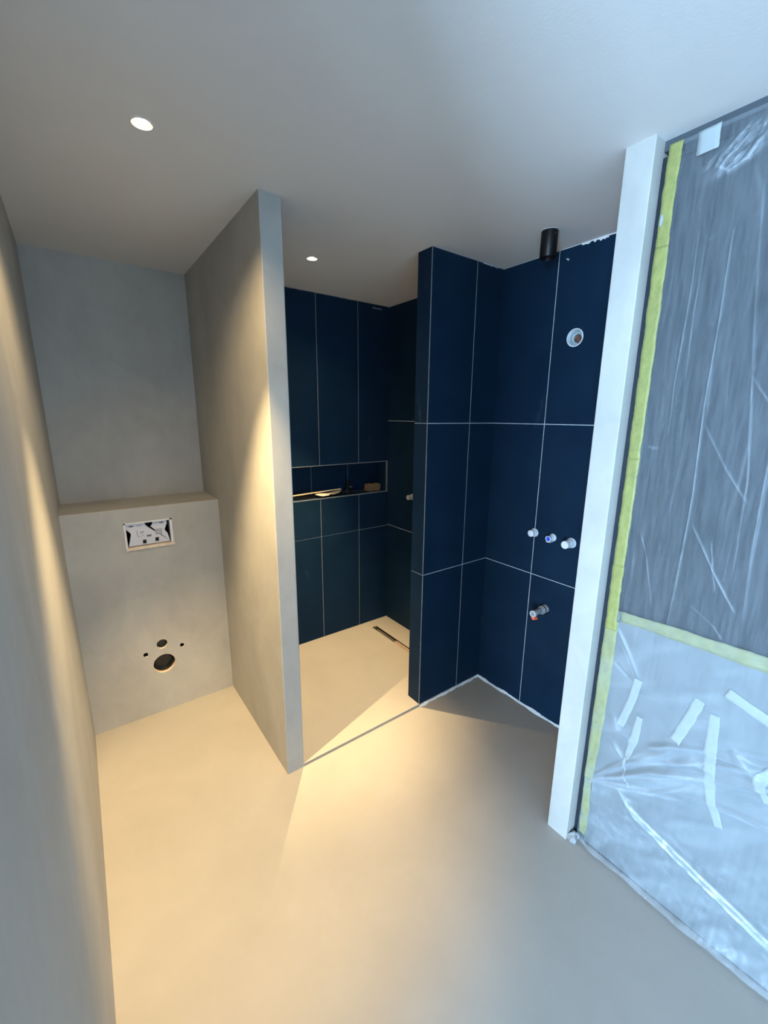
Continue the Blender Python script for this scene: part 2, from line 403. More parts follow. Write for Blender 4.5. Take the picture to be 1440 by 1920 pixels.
def downlight(x, y, label, w_beam, w_spill, beam, aim=(0, 0, -1)):
    t = thing('recessed_spotlight', label, 'spotlight', (x, y, H), 'recessed ceiling spotlights')
    lathe('trim_ring', [(0.0245, 0.012), (0.0245, 0.0), (0.0255, -0.0014), (0.0305, -0.001), (0.0315, 0.0004), (0.0315, 0.003)], M['ceil'], t)
    lathe('reflector', [(0.0245, 0.003), (0.022, 0.012), (0.019, 0.022), (0.0135, 0.030), (0.0, 0.032)], M['lampbowl'], t)
    lathe('lamp', [(0.0, 0.005), (0.009, 0.0062), (0.0145, 0.010), (0.0155, 0.018), (0.012, 0.026), (0.0, 0.030)], M['lamp'], t)
    for kind, w, ang, bl in (('beam', w_beam, beam, 0.75), ('spill', w_spill, 130, 1.0)):
        l = bpy.data.lights.new('spotlight_' + kind, 'SPOT'); l.energy = w; l.color = WARM; l.spot_size = math.radians(ang); l.spot_blend = bl
        l.shadow_soft_size = 0.006
        o = bpy.data.objects.new('spotlight_' + kind, l); COL.objects.link(o); o.location = (x, y, H - 0.006)
        o.rotation_euler = Vector(aim).to_track_quat('-Z', 'Y').to_euler()
    return t


downlight(*DL[0], 'lit recessed ceiling spotlight in front of the toilet niche', 440, 44, 57, (0.055, 0.055, -1))
downlight(*DL[1], 'lit recessed ceiling spotlight inside the shower', 400, 26, 55, (0.0, 0.05, -1))

# ---------------------------------------------------------------- black surface-mounted ceiling light
t = thing('ceiling_spot', 'black cylindrical surface-mounted ceiling light above the basin niche', 'ceiling light', (1.803, -0.412, H))
bm = bmesh.new(); bm.free()
lathe('housing', [(0.031, 0.0), (0.0335, -0.0015), (0.0335, -0.101), (0.0325, -0.1025), (0.0305, -0.1025), (0.0295, -0.090), (0.0, -0.090)], M['black'], t)
lathe('mounting_plate', [(0.028, 0.0), (0.0355, -0.0002), (0.0355, -0.0014), (0.028, -0.0018)], M['white'], t)
lathe('screw', [(0.0022, 0.0), (0.0022, 0.0015), (0.0, 0.0018)], M['brass'], t, '-y', (-0.0090, -0.0322, -0.018), 10)
lathe('lens', [(0.0, -0.0895), (0.026, -0.0895), (0.0265, -0.088), (0.0, -0.088)], M['dark'], t)

# ---------------------------------------------------------------- flush plate opening
fx0, fz0 = FP[0]; fx1, fz1 = FP[1]
t = thing('flush_plate_opening', 'white flush plate frame with lilac cover card set in the cistern box', 'flush plate', ((fx0 + fx1) / 2, YTB, fz0))
ox, oz = (fx0 + fx1) / 2, fz0
bm = bmesh.new()
for a, b in (((fx0 - 0.004, YTB - 0.003, fz0 - 0.002), (fx0 + 0.006, YTB + 0.03, fz1 + 0.004)), ((fx1 - 0.007, YTB - 0.003, fz0 - 0.002), (fx1 + 0.005, YTB + 0.03, fz1 + 0.004)),
             ((fx0 - 0.004, YTB - 0.003, fz1 - 0.004), (fx1 + 0.005, YTB + 0.03, fz1 + 0.004))):
    add_box(bm, tuple(np.subtract(a, (ox, YTB, oz))), tuple(np.subtract(b, (ox, YTB, oz))), 0.0012)
fin('bezel', bm, M['white'], t)
box('lower_lip', (fx0 - ox - 0.004, -0.007, -0.004), (fx1 - ox + 0.009, 0.03, 0.010), M['cutedge'], t, 0.0015)
box('backing', (fx0 - ox, 0.036, 0), (fx1 - ox, 0.045, fz1 - oz), M['navy'], t)
hw = (fx1 - fx0) / 2 - 0.006; zz0, zz1 = 0.014, fz1 - oz - 0.003
poly = [(-hw + 0.004, zz0), (hw - 0.004, zz0), (hw - 0.014, (zz0 + zz1) / 2 - 0.012), (hw - 0.026, (zz0 + zz1) / 2 + 0.006), (hw - 0.013, zz1 - 0.022), (hw - 0.012, zz1)]
poly += [(0.018 * math.cos(a) + 0.004, zz1 - 0.027 * math.sin(a)) for a in np.linspace(0, math.pi, 13)]
poly += [(-hw, zz1), (-hw + 0.001, zz1 - 0.028), (-hw + 0.021, (zz0 + zz1) / 2 + 0.006), (-hw + 0.009, (zz0 + zz1) / 2 - 0.022)]
bm = bmesh.new(); a_ = [bm.verts.new((x, 0.012, z)) for x, z in poly]; b_ = [bm.verts.new((x, 0.0135, z)) for x, z in poly]
bm.faces.new(a_); bm.faces.new(b_[::-1])
for i in range(len(poly)): bm.faces.new((a_[i], a_[(i + 1) % len(poly)], b_[(i + 1) % len(poly)], b_[i]))
bmesh.ops.triangulate(bm, faces=bm.faces)
card = fin('cover_card', bm, M['card'], t)
for bxx, bz in ((-0.022, 0.030), (0.036, 0.034)):
    box('button_hole', (bxx - 0.009, 0.0105, bz - 0.010), (bxx + 0.009, 0.0125, bz + 0.010), M['dark'], t, 0.0006)
    box('button_rim', (bxx + 0.0065, 0.0098, bz - 0.009), (bxx + 0.011, 0.0126, bz + 0.006), M['white'], t, 0.001)
    box('button_rim', (bxx - 0.0115, 0.0098, bz - 0.011), (bxx + 0.002, 0.0126, bz - 0.0085), M['palegrey'], t, 0.0006)
for (u, z, w, h, mm) in ((-0.076, zz1 - 0.011, 0.019, 0.007, 'ink'), (-0.040, zz1 - 0.012, 0.022, 0.0045, 'palegrey'), (-0.052, 0.083, 0.004, 0.030, 'palegrey'), (-0.046, 0.066, 0.012, 0.005, 'palegrey'), (-0.030, 0.086, 0.015, 0.004, 'ink'),
                         (-0.034, 0.078, 0.009, 0.003, 'palegrey'), (-0.028, 0.069, 0.004, 0.006, 'palegrey'), (0.000, 0.063, 0.021, 0.010, 'ink'), (0.046, 0.078, 0.032, 0.030, 'palegrey'), (0.046, 0.078, 0.006, 0.005, 'card'), (0.063, zz1 - 0.008, 0.018, 0.007, 'ink'), (0.038, zz1 - 0.006, 0.022, 0.0015, 'palegrey')):
    box('printed_mark', (u - w / 2, 0.0112 if mm != 'card' else 0.0108, z - h / 2 - 0.004), (u + w / 2, 0.0122, z + h / 2 - 0.004), M[mm], card)

# toilet connections
t = thing('waste_pipe', 'large black soil pipe stub with a cap in the toilet wall', 'pipe', (0.356, YTB, 0.290))
lathe('sleeve', [(0.0560, 0.0004), (0.0553, 0.0009), (0.0545, -0.001), (0.0538, -0.008), (0.0545, -0.010), (0.0545, -0.09)], M['cutedge'], t, '-y', (0, 0, 0))
lathe('pipe_socket', [(0.047, -0.08), (0.047, -0.020), (0.0455, -0.0155), (0.043, -0.0145), (0.041, -0.017), (0.040, -0.034), (0.0, -0.036)], M['rubber'], t, '-y', (-0.001, 0, 0.004))
lathe('shadow_gap', [(0.0545, -0.03), (0.040, -0.032)], M['dark'], t, '-y', (0, 0, 0))
t = thing('flush_pipe', 'small black capped flush pipe above the soil pipe stub', 'pipe', (0.355, YTB, 0.4085))
lathe('sleeve', [(0.0278, 0.0004), (0.0273, 0.0008), (0.0268, -0.002), (0.0268, -0.06)], M['cutedge'], t, '-y', (0, 0, 0), 24)
lathe('pipe_socket', [(0.0232, -0.06), (0.0232, -0.012), (0.0215, -0.0085), (0.0200, -0.009), (0.019, -0.018), (0.0, -0.019)], M['rubber'], t, '-y', (-0.0005, 0, 0.002), 24)
lathe('shadow_gap', [(0.0270, -0.018), (0.020, -0.02)], M['dark'], t, '-y', (0, 0, 0), 24)
for k, (n, x, z, r) in enumerate(HOLES[2:]):
    lathe('bolt_hole', [(r * 0.99, 0.0004), (r * 0.97, -0.03), (0.0, -0.031)], M['dark'], bx, '-y', (x, YTB, z), 16)
    box('broken_edge', (x - 0.004 + 0.004 * k, YTB - 0.0012, z - r - 0.0035), (x + 0.009 + 0.003 * k, YTB + 0.002, z - r + 0.002), M['cutedge'], bx, 0.001)


# ---------------------------------------------------------------- basin wall fittings
def tap_stub(label, y, z, L, r, rim, m='cap', name='tap_stub', x=XR, dz=-0.0):
    t = thing(name, label, 'tap connection', (x, y, z), None)
    lathe('collar', [(r * 1.22, -0.03), (r * 1.22, 0.0015), (r * 1.12, 0.004), (r * 0.95, 0.004)], M['caulk'], t, '-x', n=24)
    lathe('protective_cap', [(r * 1.02, -0.02), (r * 1.02, L * 0.45), (r * 0.93, L * 0.5), (r * 0.93, L * 0.97), (r * 0.85, L), (0.0, L)], M[m], t, '-x', n=24)
    return t


tap_stub('short frosted tap cap at the tile joint, nearest the corner', -0.3185, 1.0410, 0.036, 0.0190, 0)
tap_stub('long frosted tap cap nearest the white pillar', -0.5291, 1.0351, 0.062, 0.0210, 0)
t = thing('spout_stub', 'pale open pipe stub with blue plug between two frosted tap caps', 'pipe', (XR, -0.4269, 1.0390))
lathe('collar', [(0.0200, -0.03), (0.0200, 0.001), (0.018, 0.0045), (0.0145, 0.0045)], M['caulk'], t, '-x', n=24)
lathe('pipe', [(0.0145, -0.03), (0.0145, 0.014), (0.0115, 0.018), (0.0115, 0.034), (0.0145, 0.036), (0.0145, 0.044), (0.0120, 0.0445), (0.0105, 0.034), (0.0, 0.034)], M['cap'], t, '-x', n=24)
lathe('blue_plug', [(0.0118, 0.030), (0.0115, 0.0425), (0.0085, 0.041), (0.0085, 0.036), (0.0, 0.0355)], M['blue'], t, '-x', n=24)
box('lip', (-0.044, -0.013, -0.0185), (-0.008, 0.011, -0.0145), M['cap'], t, 0.0015)

t = thing('basin_drain', 'grey basin drain pipe with orange tab sticking out of the wall', 'pipe', (XR, -0.4206, 0.6370))
lathe('sleeve', [(0.0299, -0.03), (0.0299, 0.0012), (0.0285, 0.0014), (0.0280, -0.02)], M['dark'], t, '-x', n=28)
lathe('shadow_gap', [(0.029, -0.018), (0.0, -0.018)], M['dark'], t, '-x', n=28)
lathe('flange', [(0.0225, -0.04), (0.0225, 0.008), (0.0210, 0.010), (0.0225, 0.012), (0.0225, 0.026), (0.0200, 0.028), (0.0190, 0.036), (0.0160, 0.038), (0.0145, 0.038)], M['pvc'], t, '-x', (0, 0.002, -0.001), n=28)
lathe('pipe', [(0.0150, 0.0), (0.0150, 0.088), (0.0150, 0.100)], M['pvc'], t, '-x', (0, 0.0005, 0.001), n=28)
lathe('pipe_rim', [(0.0150, 0.085), (0.0168, 0.088), (0.0170, 0.108), (0.0130, 0.109), (0.0122, 0.096)], M['pvclight'], t, '-x', (0, 0.0005, 0.001), n=28)
lathe('pipe_bore', [(0.0122, 0.1005), (0.0, 0.1000)], M['pvc'], t, '-x', (0, 0.0005, 0.001), n=20)
bm = bmesh.new()
v = [(-0.108, -0.007, -0.014), (-0.108, 0.010, -0.017), (-0.084, 0.010, -0.015), (-0.084, -0.010, -0.012), (-0.104, -0.016, -0.028), (-0.104, 0.003, -0.034), (-0.080, 0.004, -0.036), (-0.080, -0.018, -0.031)]
vs = [bm.verts.new(p) for p in v]
for f in ((0, 1, 2, 3), (4, 7, 6, 5), (0, 4, 5, 1), (1, 5, 6, 2), (2, 6, 7, 3), (3, 7, 4, 0)): bm.faces.new([vs[i] for i in f])
bmesh.ops.bevel(bm, geom=list(bm.edges), offset=0.0015, segments=1, affect='EDGES'); fin('tab', bm, M['orange'], t)['label'] = 'orange tab'

t = thing('wall_outlet_box', 'round pale blue wall box with a brown fitting, high on the tiles', 'wall box', (XR, -0.4366, 2.0054))
lathe('outer_ring', [(0.0405, -0.03), (0.0405, 0.0012), (0.036, 0.0018), (0.033, -0.006), (0.033, -0.03)], M['caulk'], t, '-x')
lathe('inner_cup', [(0.033, -0.012), (0.029, -0.004), (0.026, -0.005), (0.025, -0.014), (0.020, -0.016), (0.018, -0.010), (0.0, -0.010)], M['boxblue'], t, '-x', (0, -0.001, 0))
lathe('threaded_fitting', [(0.0175, -0.012), (0.0175, -0.001), (0.0160, 0.001), (0.0140, -0.002), (0.0130, 0.0015), (0.0110, 0.0), (0.0095, -0.004), (0.0, -0.004)], M['copper'], t, '-x', (0, -0.0130, -0.005), 24)
box('clip', (-0.0005, -0.034, -0.026), (0.01, -0.010, -0.014), M['copper'], t, 0.002)

t = tap_stub('grey frosted tap cap half hidden behind the short tiled wall', 0.690, 1.0760, 0.050, 0.0185, 0, 'capgrey')

# ---------------------------------------------------------------- shower drain
t = thing('shower_drain', 'long dark slot drain with steel insert in the shower floor', 'drain', (1.846, 0.60, SH))
box('channel', (-0.020, -0.30, -0.0135), (0.020, 0.3045, -0.0110), M['dark'], t)
bm = bmesh.new()
for a, b in (((-0.0200, -0.30, -0.0135), (-0.0188, 0.3045, 0.0002)), ((0.0188, -0.30, -0.0135), (0.0200, 0.3045, 0.0002)), ((-0.02, 0.3030, -0.0135), (0.02, 0.3045, 0.0002))): add_box(bm, a, b)
fin('frame', bm, M['dark'], t)
box('insert_bar', (-0.0095, -0.02, -0.0110), (0.0035, 0.262, -0.0030), M['drainmetal'], t, 0.001)
box('end_piece', (-0.030, 0.284, -0.006), (0.012, 0.293, 0.0012), M['drainmetal'], t, 0.001)
box('cover_strip', (-0.0215, -0.30, -0.004), (0.010, 0.03, 0.0012), M['tapebrown'], t, 0.0008)['label'] = 'brown cover strip'

# ---------------------------------------------------------------- things left on the shower shelf
zs = NZ0 + 0.001


def slab(name, pts, z, th, m, label, cat, lift=None):
    bm = bmesh.new(); lift = lift or [0] * len(pts)
    c = Vector((sum(p[0] for p in pts) / len(pts), sum(p[1] for p in pts) / len(pts), z))
    lo = [bm.verts.new((x - c.x, y - c.y, l)) for (x, y), l in zip(pts, lift)]; hi = [bm.verts.new((x - c.x, y - c.y, l + th)) for (x, y), l in zip(pts, lift)]
    bm.faces.new(lo[::-1]); bm.faces.new(hi)
    for i in range(len(pts)): bm.faces.new((lo[i], lo[(i + 1) % len(pts)], hi[(i + 1) % len(pts)], hi[i]))
    bmesh.ops.triangulate(bm, faces=bm.faces)
    o = fin(name, bm, M[m]); o.location = c; return tag(o, label, cat)


slab('batten', [(1.10, 1.052), (1.10, 1.068), (1.658, 1.092), (1.660, 1.078)], zs, 0.006, 'batten', 'long cream batten lying along the shower shelf', 'batten', [0.018, 0.018, 0.034, 0.034])
slab('batten', [(1.12, 1.030), (1.12, 1.060), (1.60, 1.092), (1.61, 1.066)], zs, 0.014, 'black', 'dark batten under the cream batten on the shower shelf', 'batten')
slab('paper', [(1.435, 1.060), (1.470, 1.072), (1.560, 1.056), (1.515, 1.000), (1.462, 0.992), (1.447, 1.020)], zs + 0.0155, 0.0012, 'paper', 'folded white paper at the front edge of the shower shelf', 'paper', [0.004, 0.006, 0.003, 0, 0, 0.001])
slab('sandpaper', [(1.555, 1.072), (1.66, 1.098), (1.67, 1.080), (1.615, 1.030), (1.565, 1.010), (1.530, 1.022)], zs + 0.016, 0.001, 'greypaper', 'grey sheet of sandpaper beside the white paper', 'sandpaper', [0.002, 0.014, 0.014, 0.003, 0, 0])

t = thing('fitting', 'dark angled tap fitting standing on the shower shelf', 'fitting', (1.712, 1.06, zs))
bm = bmesh.new(); add_box(bm, (-0.020, -0.014, 0.0), (0.018, 0.016, 0.032), 0.004, 2); fin('base', bm, M['rubber'], t)
lathe('neck', [(0.008, 0.03), (0.0085, 0.07), (0.011, 0.074), (0.011, 0.080), (0.0, 0.081)], M['black'], t, 'z', (-0.004, 0, 0), 18)
bm = bmesh.new(); add_box(bm, (-0.034, -0.007, 0.076), (0.022, 0.007, 0.090), 0.003, 2)
bmesh.ops.rotate(bm, verts=bm.verts, cent=(0, 0, 0.08), matrix=Matrix.Rotation(0.3, 3, 'Y')); fin('lever', bm, M['black'], t)
box('steel_plate', (0.004, -0.020, 0.046), (0.024, -0.010, 0.056), M['brass'], t, 0.002)
bm = bmesh.new(); add_box(bm, (-0.062, -0.016, 0.016), (-0.020, -0.006, 0.021), 0.001); fin('rod', bm, M['brass'], t)

t = thing('sponge', 'small brown block with a notch at the end of the shower shelf', 'sponge', (1.935, 1.065, zs))
prof = [(-0.055, 0), (0.052, 0), (0.060, 0.012), (0.062, 0.042), (0.052, 0.054), (0.024, 0.0575), (0.018, 0.051), (-0.008, 0.049), (-0.018, 0.057), (-0.050, 0.055), (-0.060, 0.048), (-0.062, 0.008)]
bm = bmesh.new(); a_ = [bm.verts.new((x, -0.022, z)) for x, z in prof]; b_ = [bm.verts.new((x, 0.022, z)) for x, z in prof]
bm.faces.new(a_[::-1]); bm.faces.new(b_)
for i in range(len(prof)): bm.faces.new((a_[i], a_[(i + 1) % len(prof)], b_[(i + 1) % len(prof)], b_[i]))
bmesh.ops.triangulate(bm, faces=[f for f in bm.faces if len(f.verts) > 4])
bo = fin('block', bm, M['cardboard'], t)


# ---------------------------------------------------------------- masked panel: dark framed panel, white sheet, tapes, clear film
t = thing('masked_panel', 'tall dark framed panel behind the clear plastic film', 'panel', (1.532, PY2, 0))
YE = -2.3
box('frame_post', (0.0, -0.052, 0.0), (0.085, -0.001, 2.358), M['frame'], t, 0.0015)
box('bottom_rail', (0.0, YE - PY2, 0.0), (0.08, -0.052, 0.03), M['frame'], t)
box('top_rail', (0.004, YE - PY2, 2.345), (0.08, -0.052, 2.373), M['frame'], t)
box('panel_face', (0.006, YE - PY2, 0.03), (0.05, -0.052, 2.36), M['slate'], t)
struct(box('trim_3', (1.536, YE, 2.3735), (1.63, PY2, H + 0.005), M['header']), 'header strip above the masked panel, coloured dark as shade')


def noise2(u, v, seed):
    rs = np.random.RandomState(seed); G = rs.rand(64, 64)
    iu, iv = np.floor(u).astype(int), np.floor(v).astype(int); fu, fv = u - iu, v - iv
    fu = fu * fu * (3 - 2 * fu); fv = fv * fv * (3 - 2 * fv)
    g = lambda a, b: G[a % 64, b % 64]
    return (g(iu, iv) * (1 - fu) * (1 - fv) + g(iu + 1, iv) * fu * (1 - fv) + g(iu, iv + 1) * (1 - fu) * fv + g(iu + 1, iv + 1) * fu * fv) * 2 - 1


def ridge(Y, Z, pts, w, taper=True):
    """smooth bump along a polyline in (y, z)"""
    best = np.full(Y.shape, 9.0); tt = np.zeros(Y.shape); n = len(pts) - 1
    for k in range(n):
        a, b = np.array(pts[k]), np.array(pts[k + 1]); d = b - a; L2 = d @ d
        s = np.clip(((Y - a[0]) * d[0] + (Z - a[1]) * d[1]) / L2, 0, 1)
        dist = np.hypot(Y - a[0] - s * d[0], Z - a[1] - s * d[1]); m_ = dist < best
        best = np.where(m_, dist, best); tt = np.where(m_, (k + s) / n, tt)
    tp = np.sin(np.pi * np.clip(tt * 0.86 + 0.10, 0, 1)) ** 0.6 if taper else 1
    return np.exp(-(best / w) ** 2) * tp


def sm(x, a, b):
    t_ = np.clip((x - a) / (b - a), 0, 1); return t_ * t_ * (3 - 2 * t_)


AP = (-0.972, 0.302)


def sheet_h(Y, Z):
    """how far the white sheet stands off the panel"""
    h = 0.0018 * noise2(Y * 9, Z * 7, 1) + 0.0008 * noise2(Y * 26, Z * 22, 2)
    dy, dz = AP[0] - Y, Z - AP[1]; th = np.arctan2(dz, np.maximum(dy, 1e-3)); rr = np.hypot(dy, dz)
    band = sm(th, 0.36, 0.55) * (1 - sm(th, 0.86, 1.06)) * (1 - sm(rr, 0.34, 0.50)) * sm(rr, 0.0, 0.06)
    h = h + band * (0.0075 * noise2(th * 11 + 3, rr * 4.5, 5) + 0.0045 * noise2(th * 25, rr * 9, 6) + 0.004)
    # gathered band further towards the room
    mid = 0.60 + (Y + 1.3) * -0.35
    b2 = np.exp(-((Z - mid) / 0.085) ** 2) * sm(-Y, 1.12, 1.25)
    u2 = (Z - mid) + 0.0
    h = h + b2 * (0.008 * noise2(Y * 6 + 7, u2 * 38, 8) + 0.0045 * noise2(Y * 14, u2 * 70, 9) + 0.004)
    for pts, w, a in SHEET_FOLDS:
        h = h + a * ridge(Y, Z, pts, w)
    return np.clip(h + 0.003, 0, 0.03)


SHEET_FOLDS = (([(-0.987, 0.305), (-1.109, 0.472), (-1.298, 0.619), (-1.442, 0.691)], 0.008, 0.007), ([(-0.987, 0.299), (-1.174, 0.491), (-1.306, 0.567), (-1.45, 0.637)], 0.010, 0.009),
                      ([(-0.987, 0.299), (-1.182, 0.406), (-1.282, 0.517)], 0.008, 0.006), ([(-1.33, 0.50), (-1.40, 0.515), (-1.52, 0.54)], 0.010, 0.009), ([(-1.155, 0.571), (-1.212, 0.618), (-1.296, 0.66), (-1.414, 0.686)], 0.008, 0.009),
                      ([(-0.988, 0.701), (-1.10, 0.74), (-1.226, 0.778), (-1.323, 0.808)], 0.010, -0.003), ([(-1.00, 0.94), (-1.05, 0.86), (-1.085, 0.79)], 0.007, 0.004), ([(-1.0, 0.82), (-1.04, 0.79), (-1.07, 0.77)], 0.006, -0.003),
                      ([(-1.03, 0.60), (-1.05, 0.56), (-1.10, 0.55)], 0.012, 0.008), ([(-1.04, 0.50), (-1.07, 0.47), (-1.10, 0.45)], 0.012, 0.007), ([(-1.36, 0.70), (-1.42, 0.66), (-1.5, 0.63)], 0.010, 0.008))


FOLDS = [([(-1.068, 2.134), (-1.071, 2.0), (-1.070, 1.917), (-1.066, 1.75), (-1.070, 1.6)], 0.0016, 0.0025, 0.16), ([(-1.086, 2.117), (-1.087, 2.009), (-1.086, 1.915), (-1.092, 1.75)], 0.0016, 0.0025, 0.14),
         ([(-1.146, 2.111), (-1.147, 1.995), (-1.149, 1.904), (-1.148, 1.679), (-1.157, 1.426), (-1.156, 1.314), (-1.152, 1.128), (-1.148, 1.02)], 0.0019, 0.004, 0.26),
         ([(-1.159, 1.622), (-1.222, 1.51), (-1.281, 1.424)], 0.0024, 0.003, 0.20), ([(-1.169, 1.341), (-1.243, 1.209), (-1.300, 1.117)], 0.0022, 0.004, 0.24),
         ([(-1.184, 2.292), (-1.209, 2.011), (-1.24, 1.75), (-1.271, 1.487), (-1.28, 1.2)], 0.0026, 0.002, 0.10), ([(-1.24, 1.75), (-1.30, 1.66), (-1.36, 1.55)], 0.002, 0.003, 0.16), ([(-1.22, 1.30), (-1.235, 1.22), (-1.25, 1.16)], 0.0018, 0.002, 0.14),
         ([(-1.03, 1.30), (-1.06, 1.22), (-1.10, 1.05)], 0.002, 0.002, 0.08), ([(-1.20, 1.10), (-1.26, 1.06), (-1.30, 1.01)], 0.002, 0.002, 0.14), ([(-1.30, 1.9), (-1.305, 1.6), (-1.31, 1.3), (-1.32, 1.1)], 0.004, 0.003, 0.12),
         ([(-1.02, 1.56), (-1.035, 1.555), (-1.05, 1.557)], 0.004, 0.001, 0.22), ([(-1.025, 1.20), (-1.028, 1.14)], 0.0012, 0.001, 0.15), ([(-1.17, 2.24), (-1.19, 2.18), (-1.20, 2.10)], 0.006, 0.002, 0.10)]
STREAK = [(-1.095, 0.345), (-1.151, 0.288), (-1.24, 0.258), (-1.335, 0.229), (-1.525, 0.172), (-1.75, 0.10)]
STREAK2 = [(-1.135, 0.312), (-1.20, 0.285), (-1.335, 0.245), (-1.525, 0.190), (-1.75, 0.12)]


def crumple(Y, Z):
    c = np.exp(-((((Y + 1.135) + (Z - 2.3) * 0.45) / 0.060) ** 2 + ((Z - 2.30 - (-Y - 1.135) * 0.25) / 0.042) ** 2) ** 2)
    return c


def film_fold_glint(Y, Z):
    """extra layers where the film lies double, plus a painted highlight along STREAK"""
    f = np.zeros(Y.shape)
    for pts, w, a, k in FOLDS: f = f + k * ridge(Y, Z, pts, w) * (0.75 + 0.35 * noise2(Y * 30, Z * 30, 51))
    cr = crumple(Y, Z)
    f = f + cr * (0.07 + 0.30 * np.clip(noise2((Y + Z) * 75, (Y - Z) * 20, 21), 0, 1) ** 1.4) + 0.22 * ridge(Y, Z, [(-1.085, 2.278), (-1.115, 2.252), (-1.15, 2.268), (-1.19, 2.33)], 0.0045)
    # short scratches and dusty specks, upright
    up = sm(Z, 1.0, 1.05)
    sc = np.clip(noise2(Y * 130 + 0.7 * np.sin(Z * 9), Z * 6.5, 53) - 0.62, 0, 1) * np.clip(noise2(Y * 11, Z * 4, 54) + 0.25, 0, 1)
    f = f + up * 0.30 * sc
    f = f + up * 0.25 * np.clip(noise2(Y * 95, Z * 75, 55) - 0.80, 0, 1)
    jag = 0.6 + 0.6 * noise2(Y * 70, Z * 60, 57)
    s1, s2 = ridge(Y, Z, STREAK, 0.0048), ridge(Y, Z, STREAK2, 0.0034)
    f = f + np.clip(0.62 * s1 * jag + 0.5 * s2 * (0.7 + 0.4 * noise2(Y * 50, Z * 50, 58)), 0, 0.62) + 0.10 * ridge(Y, Z, STREAK, 0.020)  # shiny highlight on the low crease, painted in as denser film
    f = f + 0.22 * np.exp(-((Z - 0.030) / 0.016) ** 2) * sm(-Y, 0.97, 1.0)
    low = 1 - sm(Z, 0.92, 1.0)
    f = f + low * 0.13 * np.clip(noise2(Y * 14 + Z * 8, Z * 22 + Y * 12, 59), 0, 1) + low * 0.10 * np.clip(noise2(Y * 46 + Z * 30, Z * 60 - Y * 34, 60) - 0.1, 0, 1) * (1 - sm(Z, 0.30, 0.42))
    for pts, w, a in SHEET_FOLDS:
        if a > 0: f = f + 0.16 * ridge(Y, Z, pts, w * 0.55) * (0.7 + 0.4 * noise2(Y * 22, Z * 22, 61))
    dy, dz = AP[0] - Y, Z - AP[1]; th = np.arctan2(dz, np.maximum(dy, 1e-3)); rr = np.hypot(dy, dz)
    band = sm(th, 0.30, 0.48) * (1 - sm(th, 0.88, 1.08)) * (1 - sm(rr, 0.45, 0.70)) * sm(rr, 0.01, 0.07)
    f = f + band * (0.06 + 0.16 * np.clip(noise2(th * 19 + 1, rr * 7, 62), 0, 1))
    return f


def film_h(Y, Z):
    h = 0.0007 * noise2(Y * 75, Z * 5, 11) + 0.0007 * noise2(Y * 24, Z * 2.2, 12) + 0.0008 * noise2(Y * 5, Z * 3, 13)
    for pts, w, a, k in FOLDS: h = h + a * ridge(Y, Z, pts, w)
    inside = crumple(Y, Z)
    h = h + inside * (0.009 * noise2((Y + Z) * 75, (Y - Z) * 20, 21) + 0.004 * noise2((Y + Z) * 130, (Y - Z) * 50, 22)) + 0.005 * ridge(Y, Z, [(-1.085, 2.278), (-1.115, 2.252), (-1.15, 2.268), (-1.19, 2.33)], 0.006)
    # lower part: follows the sheet, and a tight fold with a crisp crest
    low = 1 - sm(Z, 0.88, 1.02)
    h = h + low * 0.45 * sheet_h(Y, Z)
    h = h + 0.013 * ridge(Y, Z, STREAK, 0.0125) * (1 + 0.25 * noise2(Y * 50, Z * 50, 31))
    h = h + (1 - sm(Z, 0.28, 0.36)) * 0.0035 * noise2(Y * 5 + Z * 3, Z * 24 + Y * 16, 33)
    h = h + (1 - sm(Z, 0.26, 0.34)) * 0.0010 * noise2(Y * 70, Z * 70, 35)
    # hem bulges out above the floor
    h = h + 0.034 * np.exp(-((Z - 0.050) / 0.040) ** 2) * sm(-Y, 0.965, 1.05) * (1 + 0.25 * noise2(Y * 6, Z * 3, 37))
    # held down along the taped edge
    return h * (0.12 + 0.88 * sm(-Y, 0.97, 1.03))


def grid(name, y0, y1, z0, z1, ny, nz, xf, m, th=0.0, wob=0.0, fold=None):
    ys_ = np.linspace(y0, y1, ny); zz = np.linspace(z0, z1, nz); Yg, Zg = np.meshgrid(ys_, zz, indexing='ij')
    if wob: Yg = Yg + wob * noise2(np.zeros_like(Yg) + 3.3, Zg * 6, 41) * (1 - sm(-Yg, 0.97, 1.06))
    Xg = xf(Yg, Zg)
    co = np.stack([Xg, Yg, Zg], -1).reshape(-1, 3)
    i = np.arange(ny - 1)[:, None] * nz + np.arange(nz - 1)[None, :]
    f = np.stack([i, i + nz, i + nz + 1, i + 1], -1).reshape(-1, 4)
    me = bpy.data.meshes.new(name); me.from_pydata(co.tolist(), [], f.tolist()); me.update()
    me.polygons.foreach_set('use_smooth', [True] * len(me.polygons))
    o = link(name, me, m)
    if fold is not None:
        at = me.attributes.new('fold', 'FLOAT', 'POINT'); at.data.foreach_set('value', fold(Yg, Zg).reshape(-1).astype(np.float32))
    if th: md = o.modifiers.new('thickness', 'SOLIDIFY'); md.thickness = th; md.offset = 0
    return o


